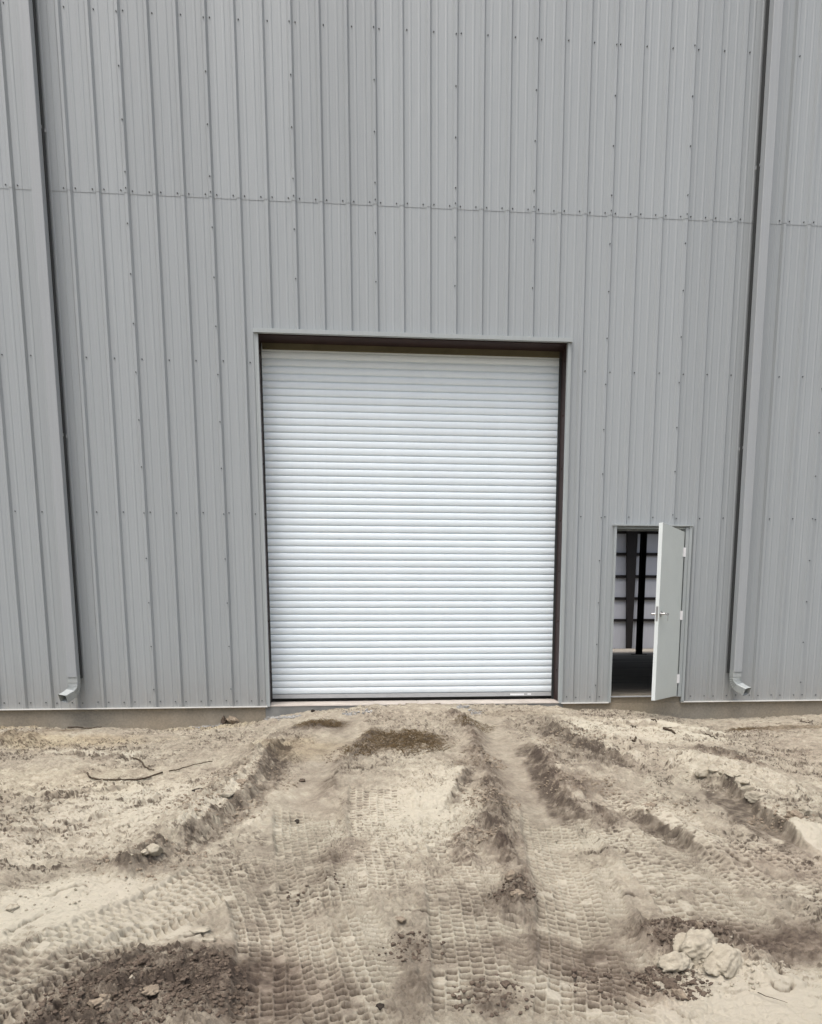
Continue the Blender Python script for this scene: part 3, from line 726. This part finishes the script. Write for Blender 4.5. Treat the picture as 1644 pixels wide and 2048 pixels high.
# downspouts
def rrect(w, d, r=.008, n=3):
    P_ = []
    for cx, cy, a0 in ((w / 2 - r, d / 2 - r, 0), (-w / 2 + r, d / 2 - r, 90), (-w / 2 + r, -d / 2 + r, 180), (w / 2 - r, -d / 2 + r, 270)):
        for i in range(n + 1):
            a = R(a0 + 90 * i / n); P_.append((cx + r * math.cos(a), cy + r * math.sin(a)))
    return P_
def downspout(xc, sgn):
    W_, Dp = .112, .106; yc = -.085 - Dp / 2
    ring = rrect(W_, Dp); n = len(ring); zs = [.32, 1.2, 3.05, 5.2, 7.6, 10.0]
    v = []; f = []
    for z in zs:
        for (px, py) in ring: v.append((xc + px, yc + py, z))
    for r_ in range(len(zs) - 1):
        for i in range(n):
            j = (i + 1) % n; f.append((r_ * n + i, r_ * n + j, (r_ + 1) * n + j, (r_ + 1) * n + i))
    ds = add('downspout', mesh_pd('downspout', v, f), M['spout'], BLD)
    ds['label'] = 'left grey rectangular downspout' if sgn < 0 else 'right grey rectangular downspout'
    MB().box(xc - W_ / 2 - .010, xc + W_ / 2 + .010, -.0835, -.0345, .30, 10.0).build('gap_shade_strip', M['gap_shade'], ds)  # dark strip added for the shade in the gap behind the downspout
    # elbow: swept section with crimps on the bend
    N = 110; v = []; f = []; W2, D2 = .116, .096
    p = Vector((xc, yc + .004, .345)); out = Vector((sgn * .50, -.86, 0)).normalized(); side = Vector((1, 0, 0)); 
    ds_ = .0033; rings = []
    for i in range(N):
        t = i / (N - 1); bend = sst(np.array(.22), np.array(.80), np.array(t)).item() * R(66)
        d = Vector((0, 0, -1)) * math.cos(bend) + out * math.sin(bend)
        tw = sst(np.array(.2), np.array(.8), np.array(t)).item()
        sx = (Vector((1, 0, 0)) * (1 - tw * .45) + out.cross(Vector((0, 0, 1))) * (-tw * .45 if out.cross(Vector((0, 0, 1))).x < 0 else tw * .45)).normalized()
        sx = (sx - d * sx.dot(d)).normalized(); sy = d.cross(sx)
        cr = 1.0
        if .25 < t < .62: cr = 1 - .075 * (0.5 - .5 * math.cos((t - .25) * 2 * math.pi / .0617))
        if t > .95: cr = 1.04
        rings.append([p + sx * (px * W2 / W_ * cr) + sy * (-py * D2 / Dp * (2 * cr - 1)) for (px, py) in ring]); p = p + d * ds_
    for rg in rings: v += [tuple(q_) for q_ in rg]
    for r_ in range(N - 1):
        for i in range(n):
            j = (i + 1) % n; f.append((r_ * n + j, r_ * n + i, (r_ + 1) * n + i, (r_ + 1) * n + j))
    e = add('elbow', mesh_pd('elbow', v, f), M['elbow'], ds)
    so = e.modifiers.new('thick', 'SOLIDIFY'); so.thickness = .002; so.offset = -1
    for z in (3.06, 6.2, 8.9):
        y0 = -.085 - Dp * .25
        for s_ in (-1, 1):
            mb = MB()
            a_, b_ = sorted((xc + s_ * (W_ / 2 + .0006), xc + s_ * (W_ / 2 + .0025))); mb.box(a_, b_, y0, -.0375, z - .016, z + .016)
            a_, b_ = sorted((xc + s_ * (W_ / 2 + .0006), xc + s_ * (W_ / 2 + .03))); mb.box(a_, b_, -.0376, -.0350, z - .016, z + .016)
            mb.build('strap', M['spout'], ds)
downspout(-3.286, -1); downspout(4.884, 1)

# ------------------------------------------------------------------ loose things on the ground
def ico(sub=2):
    bm = bmesh.new(); bmesh.ops.create_icosphere(bm, subdivisions=sub, radius=1); 
    v = np.array([tuple(p.co) for p in bm.verts]); f = [tuple(q_.index for q_ in fc.verts) for fc in bm.faces]; bm.free(); return v, f
IV = {s: ico(s) for s in (1, 2, 3, 4, 5)}
def lumpy(seed, sub=3, jag=.28, sq=(1, .8, .6)):
    v, f = IV[sub]; v = v.copy(); r_ = np.random.RandomState(seed)
    planes = r_.normal(size=(12, 3)); planes /= np.linalg.norm(planes, axis=1)[:, None]; off = r_.uniform(.50, .92, 12) + (.13 if seed in (3, 8, 12, 53) else 0)
    s_ = (seed % 97) * 3.7
    nz = gn(v[:, 0] * 1.7 + s_ + v[:, 2] * 1.1, v[:, 1] * 1.7 - s_ + v[:, 2] * .9, seed % 50)
    v *= (1 + .38 * nz)[:, None]
    for n_, o_ in zip(planes, off):                    # chop flat faces like broken soil
        d = v @ n_; k = d > o_; v[k] -= np.outer(d[k] - o_, n_) * .92
    if sub > 1:
        for fr, am in (((4.3, .10), (9.1, .06), (19, .035)) if seed not in (3, 8, 12, 53) else ((3.1, .07), (7.1, .04), (17, .02))):
            nz = gn(v[:, 0] * fr + s_ + v[:, 2] * fr * .8, v[:, 1] * fr - s_ - v[:, 2] * fr * .7, (seed + 3) % 50) + gn(v[:, 2] * fr - s_, (v[:, 0] - v[:, 1]) * fr * .8, (seed + 9) % 50)
            v *= (1 + am * nz)[:, None]
    v *= np.array(sq)
    return v, f
def clod(x, y, size, mat, label=None, group=None, seed=0, sq=(1, .8, .6), sink=.35, sub=3, name='dirt_clod', cat='dirt clod', smooth=True):
    v, f = lumpy(seed, sub, .3, sq); a = seed * 1.3; c, s_ = math.cos(a), math.sin(a)
    v = v * size; v = np.stack([c * v[:, 0] - s_ * v[:, 1], s_ * v[:, 0] + c * v[:, 1], v[:, 2]], 1)
    me = mesh_pd(name, v, f, smooth)
    o = add(name, me, M[mat], None, (x, y, gz(x, y) + size * sq[2] * (1 - 2 * sink)))
    tag(o, label, cat, group); return o
def px(u, v): return at(u, v)
named = [
    (1392, 1905, .105, 'clod_pale', 'large pale broken clod, biggest of the heap at lower right', 3, (1.2, .9, .66), .44),
    (1445, 1930, .105, 'clod_pale', 'long pale clod lying against the right side of the biggest clod', 8, (1.35, .8, .58), .44),
    (1350, 1928, .075, 'clod_pale', 'pale clod with dark hollow beneath, front of the lower right heap', 12, (1.05, .85, .62), .38),
    (1337, 1975, .036, 'clod_dark', 'dark brown clod in the hollow below the lower right heap', 15, (1, .9, .9), .25),
    (1360, 1990, .030, 'clod_mid', 'small rounded brown clod under the lower right heap', 19, (1, .9, .7), .25),
    (1318, 1978, .028, 'clod_pale', 'small pale clod at the left foot of the lower right heap', 23, (1, .8, .7), .25),
    (1400, 1880, .030, 'clod_mid', 'round brown clod behind the big pale clod heap', 25, (1, .9, .8), .25),
    (1415, 1868, .018, 'clod_pale', 'small white lump on dark soil behind the pale clod heap', 29, (1, .9, .8), .25),
    (1380, 1868, .026, 'clod_dark', 'dark clod at the back of the lower right clod heap', 33, (1.2, .9, .8), .25),
    (205, 2017, .042, 'clod_mid', 'flat tan clod on dark churned soil at the bottom left', 37, (1.1, .9, .5), .3),
    (303, 1998, .034, 'clod_mid', 'brown rounded clod on dark churned soil right of the tan one', 41, (1.1, .9, .6), .3),
    (265, 1972, .014, 'clod_pale', 'small pale lump in the dark churned soil patch', 43, (1, .9, .8), .25),
    (292, 1928, .032, 'clod_dark', 'smooth dark clod at the top edge of the dark churned patch', 47, (1.2, .9, .6), .3),
    (310, 1722, .050, 'clod_pale', 'cracked cream clod on the left berm of loose soil', 53, (1, .9, .75), .25),
    (290, 1728, .030, 'clod_pale', 'small cream clod beside the cracked one on the left berm', 55, (1, .8, .7), .25),
    (594, 1624, .024, 'stone', 'small dark stone lying alone in the left wheel rut', 59, (1.2, .8, .7), .3),
    (400, 1602, .040, 'stone', 'dark flat stone among dirt left of the left rut', 61, (1.8, .7, .4), .3),
    (604, 1554, .028, 'clod_dark', 'small purplish clod in the upper part of the left rut', 63, (1, .9, .6), .3),
    (760, 2008, .020, 'stone', 'small dark lump between the two centre track prints', 65, (1, .8, .6), .3),
    (25, 1812, .042, 'clod_pale', 'pale flat clod at the far left edge of the ground', 67, (1.3, .8, .45), .3),
    (800, 1842, .030, 'clod_mid', 'crumbled brown clod in the middle of the centre prints', 71, (1.1, .9, .5), .3),
    (1024, 1775, .045, 'clod_mid', 'ring shaped brown clod standing left of the right track print', 73, (1, .8, .8), .25),
    (1034, 1805, .035, 'clod_mid', 'tan clod just below the ring shaped brown clod', 75, (1.1, .8, .6), .3),
    (1010, 1970, .022, 'clod_dark', 'small dark clod at the lower end of the centre damp strip', 77, (1, .9, .8), .3),
    (535, 1497, .048, 'clod_mid', 'rounded tan clod on the shoulder above the left rut', 79, (1, .8, .6), .3),
    (484, 1590, .050, 'clod_mid', 'tan clod on the dark slope left of the left rut', 81, (1.2, .9, .5), .35),
    (455, 1614, .055, 'clod_pale', 'broad pale slab of soil at the foot of the dark left slope', 83, (1.4, .8, .35), .35),
    (1300, 1622, .060, 'clod_mid', 'flat light slab of soil beside the furrow on the right', 85, (1.4, .8, .35), .35),
    (1592, 1652, .060, 'clod_mid', 'crumbled brown clod at the right end of the pale bank', 87, (1, .8, .8), .3),
    (1612, 1640, .045, 'clod_pale', 'pale clod topping the right end of the bank', 89, (1, .8, .8), .3),
    (482, 1436, .085, 'clod_mid', 'grey brown clod against the concrete left of the door', 91, (1.4, .8, .8), .3),
    (458, 1441, .055, 'clod_dark', 'upright dark clod leaning on the concrete footing', 93, (.8, .7, 1.2), .25),
    (626, 1423, .022, 'stone', 'black lump on the sill concrete below the roll-up door', 95, (1.3, .8, .9), .3),
    (400, 1862, .040, 'clod_pale', 'thin tilted cream flake lying left of the left track print', 97, (1.2, .8, .3), .3),
    (420, 1880, .030, 'clod_pale', 'smaller cream flake just below the tilted cream flake', 99, (1.2, .7, .35), .3),
]
for (u, v_, s_, mt, lb, sd_, sq, sk) in named:
    x, y = px(u, v_); nm = 'stone' if mt == 'stone' else 'dirt_clod'
    clod(x, y, s_ * 1.15, mt, lb, None, sd_, sq, min(.5, sk + .08), 5 if s_ > .05 else 4, nm, 'stone' if nm == 'stone' else 'dirt clod')

# lip of broken slabs along the pale bank
lip = [(1408, 1558), (1425, 1560), (1444, 1566), (1462, 1574), (1480, 1586), (1498, 1600), (1512, 1612)]
LIPL = ['leftmost split block in the cracked lip of the pale bank', 'second split block from the left in the cracked bank lip', 'third split block from the left in the cracked bank lip',
        'middle split block of the seven in the cracked bank lip', 'third split block from the right in the cracked bank lip', 'second split block from the right in the cracked bank lip',
        'rightmost split block in the cracked lip of the pale bank']
for i, (u, v_) in enumerate(lip):
    x, y = px(u, v_ - 3)
    clod(x, y, .085 - .006 * (i % 3), 'clod_pale', LIPL[i], 'cracked lip of the right bank', 200 + i * 5, (.75, 1.3, .62), .60, 4)

# crumbs: far too many to count
def scatter(name, n, regions, mat, smin, smax, seed, sq=(1, .85, .65), sub=1, label=None, cat=None):
    r_ = np.random.RandomState(seed); V = []; F = []; nb = 0
    shapes = [lumpy(seed * 10 + i, sub, .25, sq) for i in range(10)]
    wt = np.array([q_[3] for q_ in regions], float); wt /= wt.sum(); allv = []
    for _ in range(n):
        (u, v_, rad, _w) = regions[r_.choice(len(regions), p=wt)]; cx, cy = px(u, v_)
        a = r_.uniform(0, 6.28); rr_ = rad * math.sqrt(r_.uniform()) ; x = cx + math.cos(a) * rr_; y = cy + math.sin(a) * rr_ * .8
        if y > -.03: y = -.03 - r_.uniform() * .08
        s_ = smin + (smax - smin) * r_.uniform() ** 3.0
        vv, ff = shapes[r_.randint(10)]; t = r_.uniform(0, 6.28); c, sn = math.cos(t), math.sin(t)
        w_ = vv * s_; w_ = np.stack([c * w_[:, 0] - sn * w_[:, 1] + x, sn * w_[:, 0] + c * w_[:, 1] + y, w_[:, 2] + gz(x, y) + s_ * .25], 1)
        allv.append(w_); F.extend([tuple(q_ + nb for q_ in t_) for t_ in ff]); nb += len(w_)
    V = np.vstack(allv); me = mesh_pd(name, V, F)
    o = add(name, me, M[mat]); tag(o, label, cat, None, 'stuff'); return o
scatter('dirt_crumbs', 6000, [(300, 1970, .42, 5), (230, 2010, .35, 3), (420, 1990, .2, 1.5), (1370, 1880, .22, 3), (1340, 1960, .18, 2), (1240, 1960, .25, 1), (985, 1990, .2, 1), (1030, 1790, .15, 1.2), (640, 1770, .2, .5), (820, 1900, .2, .8)],
        'clod_dark', .0025, .018, 5, label='dark soil crumbs strewn over the damp patches', cat='soil crumbs')
scatter('dirt_crumbs', 6500, [(500, 1560, .45, 3), (430, 1620, .4, 3), (300, 1720, .35, 2), (960, 1520, .25, 3), (980, 1600, .25, 3), (1140, 1480, .35, 3), (1160, 1570, .35, 3), (700, 1500, .3, 2), (1480, 1520, .3, 1.5), (1560, 1640, .25, 1.5), (960, 1680, .2, 1.5), (1300, 1610, .4, 1.5), (100, 1620, .7, 1.5), (40, 1470, .3, 1), (1560, 1455, .5, 1), (840, 1480, .4, 2)],
        'clod_mid', .003, .019, 6, label='tan soil crumbs along the ruts and berms', cat='soil crumbs')
scatter('dirt_crumbs', 3000, [(200, 1650, 1.0, 3), (100, 1750, .6, 2), (1250, 1480, .9, 2), (860, 1600, .5, 1), (1450, 1560, .4, 2), (1400, 1930, .3, 1), (1220, 1700, .6, 1), (700, 1700, .6, .6), (450, 1480, .6, 1), (1500, 1760, .7, 1)],
        'clod_pale', .003, .016, 8, label='cream soil crumbs on the dry crust', cat='soil crumbs')
scatter('gravel', 620, [(400, 1450, .12, 1), (430, 1448, .12, 1), (570, 1436, .10, 1.6), (545, 1438, .1, 1.4), (590, 1434, .08, 1), (700, 1424, .10, 1.2), (730, 1420, .10, 1.2), (925, 1416, .08, 1.3), (950, 1422, .08, 1)],
        'gravel', .008, .024, 9, sub=2, label='grey gravel spilled along the concrete footing', cat='gravel')

# twigs
def twig(pts, r0, r1, label, name='twig', mat='twig', lift=.012, seed=1):
    r_ = random.Random(seed); P_ = [Vector((*px(u, v_), 0)) for (u, v_) in pts]
    dense = smooth_path(np.array([[q_.x, q_.y] for q_ in P_]), 26); V = []; F = []; n = 6; N = len(dense)
    ctr = [Vector((x, y, gz(x, y) + lift + r_.uniform(-.002, .004))) for x, y in dense]
    zs = [c_.z for c_ in ctr]
    for i in range(N):
        z_ = sum(zs[max(0, i - 2):i + 3]) / len(zs[max(0, i - 2):i + 3]); ctr[i].z = z_ + lift * .5
    for i in range(N):
        d = (ctr[min(i + 1, N - 1)] - ctr[max(i - 1, 0)]).normalized(); a = d.orthogonal().normalized(); b_ = d.cross(a); rr_ = (r0 + (r1 - r0) * i / (N - 1)) * r_.uniform(.85, 1.15)
        for k_ in range(n):
            t = 2 * math.pi * k_ / n; V.append(tuple(ctr[i] + a * math.cos(t) * rr_ + b_ * math.sin(t) * rr_))
    for i in range(N - 1):
        for k_ in range(n):
            j_ = (k_ + 1) % n; F.append((i * n + k_, i * n + j_, (i + 1) * n + j_, (i + 1) * n + k_))
    F.append(tuple(range(n - 1, -1, -1))); F.append(tuple((N - 1) * n + k_ for k_ in range(n)))
    o = add(name, mesh_pd(name, V, F, True), M[mat]); tag(o, label, 'twig'); return o
twig([(175, 1552), (182, 1562), (205, 1567), (250, 1567), (285, 1562), (325, 1548)], .009, .007, 'long curved dark root lying on the pale soil at left', 'root', seed=2)
twig([(338, 1546), (380, 1537), (425, 1529)], .006, .004, 'thin root continuing towards the left rut', 'root', seed=3)
twig([(265, 1514), (282, 1524), (292, 1537), (308, 1546)], .009, .006, 'short bent twig just above the long curved root', seed=4)
twig([(145, 1452), (165, 1459), (185, 1461), (203, 1457)], .008, .005, 'dark stick at the foot of the concrete below the left downspout', seed=5)
twig([(170, 1497), (200, 1497), (228, 1496)], .006, .004, 'thin straight twig between footing and bent twig', seed=6)
twig([(1327, 1460), (1340, 1464), (1351, 1468)], .014, .011, 'thick short dark stick in front of the open entry door', seed=7)
twig([(1262, 1451), (1271, 1453)], .012, .010, 'tiny dark stick left of the thick short stick', seed=8)
twig([(1303, 1446), (1313, 1451)], .009, .007, 'small dark stick behind the thick short stick', seed=9)
twig([(1330, 1456), (1343, 1460)], .006, .005, 'thin twig lying right behind the thick short stick', seed=10)
twig([(1410, 1466), (1425, 1473), (1437, 1477)], .006, .004, 'thin brown twig on the pale flat right of the entry door', seed=11)
twig([(1600, 1445), (1612, 1448), (1625, 1443)], .007, .004, 'crooked twig near the right end of the footing', seed=12)
twig([(1264, 1500), (1272, 1495)], .010, .008, 'small dark stick on the pale flat by the right berm', seed=13)
twig([(1515, 1990), (1545, 2002), (1575, 2012)], .0022, .0012, 'hair thin root on the smooth cream soil at lower right', 'root', seed=14)

# matted dry grass: each tuft one thing, its blades one mesh
def tuft(u, v_, rx, ry, n, ln, label, seed, mat='straw'):
    r_ = random.Random(seed); cx, cy = px(u, v_); V = []; F = []
    for _ in range(n):
        a = r_.uniform(0, 6.28); q_ = math.sqrt(r_.random()); x = cx + rx * q_ * math.cos(a); y = cy + ry * q_ * math.sin(a)
        d = r_.gauss(0, .8) + (0 if r_.random() < .5 else math.pi); L = ln * r_.uniform(.4, 1.2); wv = r_.uniform(-.5, .5); z0 = gz(x, y)
        wd = r_.uniform(.0016, .0034); lift = r_.uniform(.0, .055) * (1 - .5 * q_); b0 = len(V); K = 5
        for i in range(K):
            t = i / (K - 1); ang = d + wv * t * 2; px_ = x + math.cos(ang) * L * t; py_ = y + math.sin(ang) * L * t * .8
            pz = max(gz(px_, py_), z0 - .02) + .004 + lift * math.sin(math.pi * min(1, t * 1.1)) + r_.uniform(0, .002); w_ = wd * (1 - .7 * t)
            nx, ny = -math.sin(ang) * w_, math.cos(ang) * w_
            V += [(px_ + nx, py_ + ny, pz), (px_ - nx, py_ - ny, pz + w_ * .8), (px_, py_, pz + w_ * 1.5)]
        for i in range(K - 1):
            a0 = b0 + 3 * i
            F += [(a0, a0 + 1, a0 + 4, a0 + 3), (a0 + 1, a0 + 2, a0 + 5, a0 + 4), (a0 + 2, a0, a0 + 3, a0 + 5)]
    me = mesh_pd('dry_grass', V, F); o = add('dry_grass', me, M[mat]); tag(o, label, 'dry grass'); return o
tuft(800, 1476, .36, .26, 430, .15, 'matted olive brown dry grass on the mound in front of the door', 1)
tuft(845, 1492, .28, .2, 190, .13, 'darker dry roots trailing right of the olive grass mat', 2)
tuft(643, 1446, .26, .14, 260, .11, 'low brown dry grass near the sill left of centre', 3)
tuft(950, 1448, .22, .16, 140, .10, 'sparse brown roots at the top of the right rut', 4)
tuft(720, 1500, .16, .16, 130, .10, 'grey brown root fibres on the left side of the mound', 5)
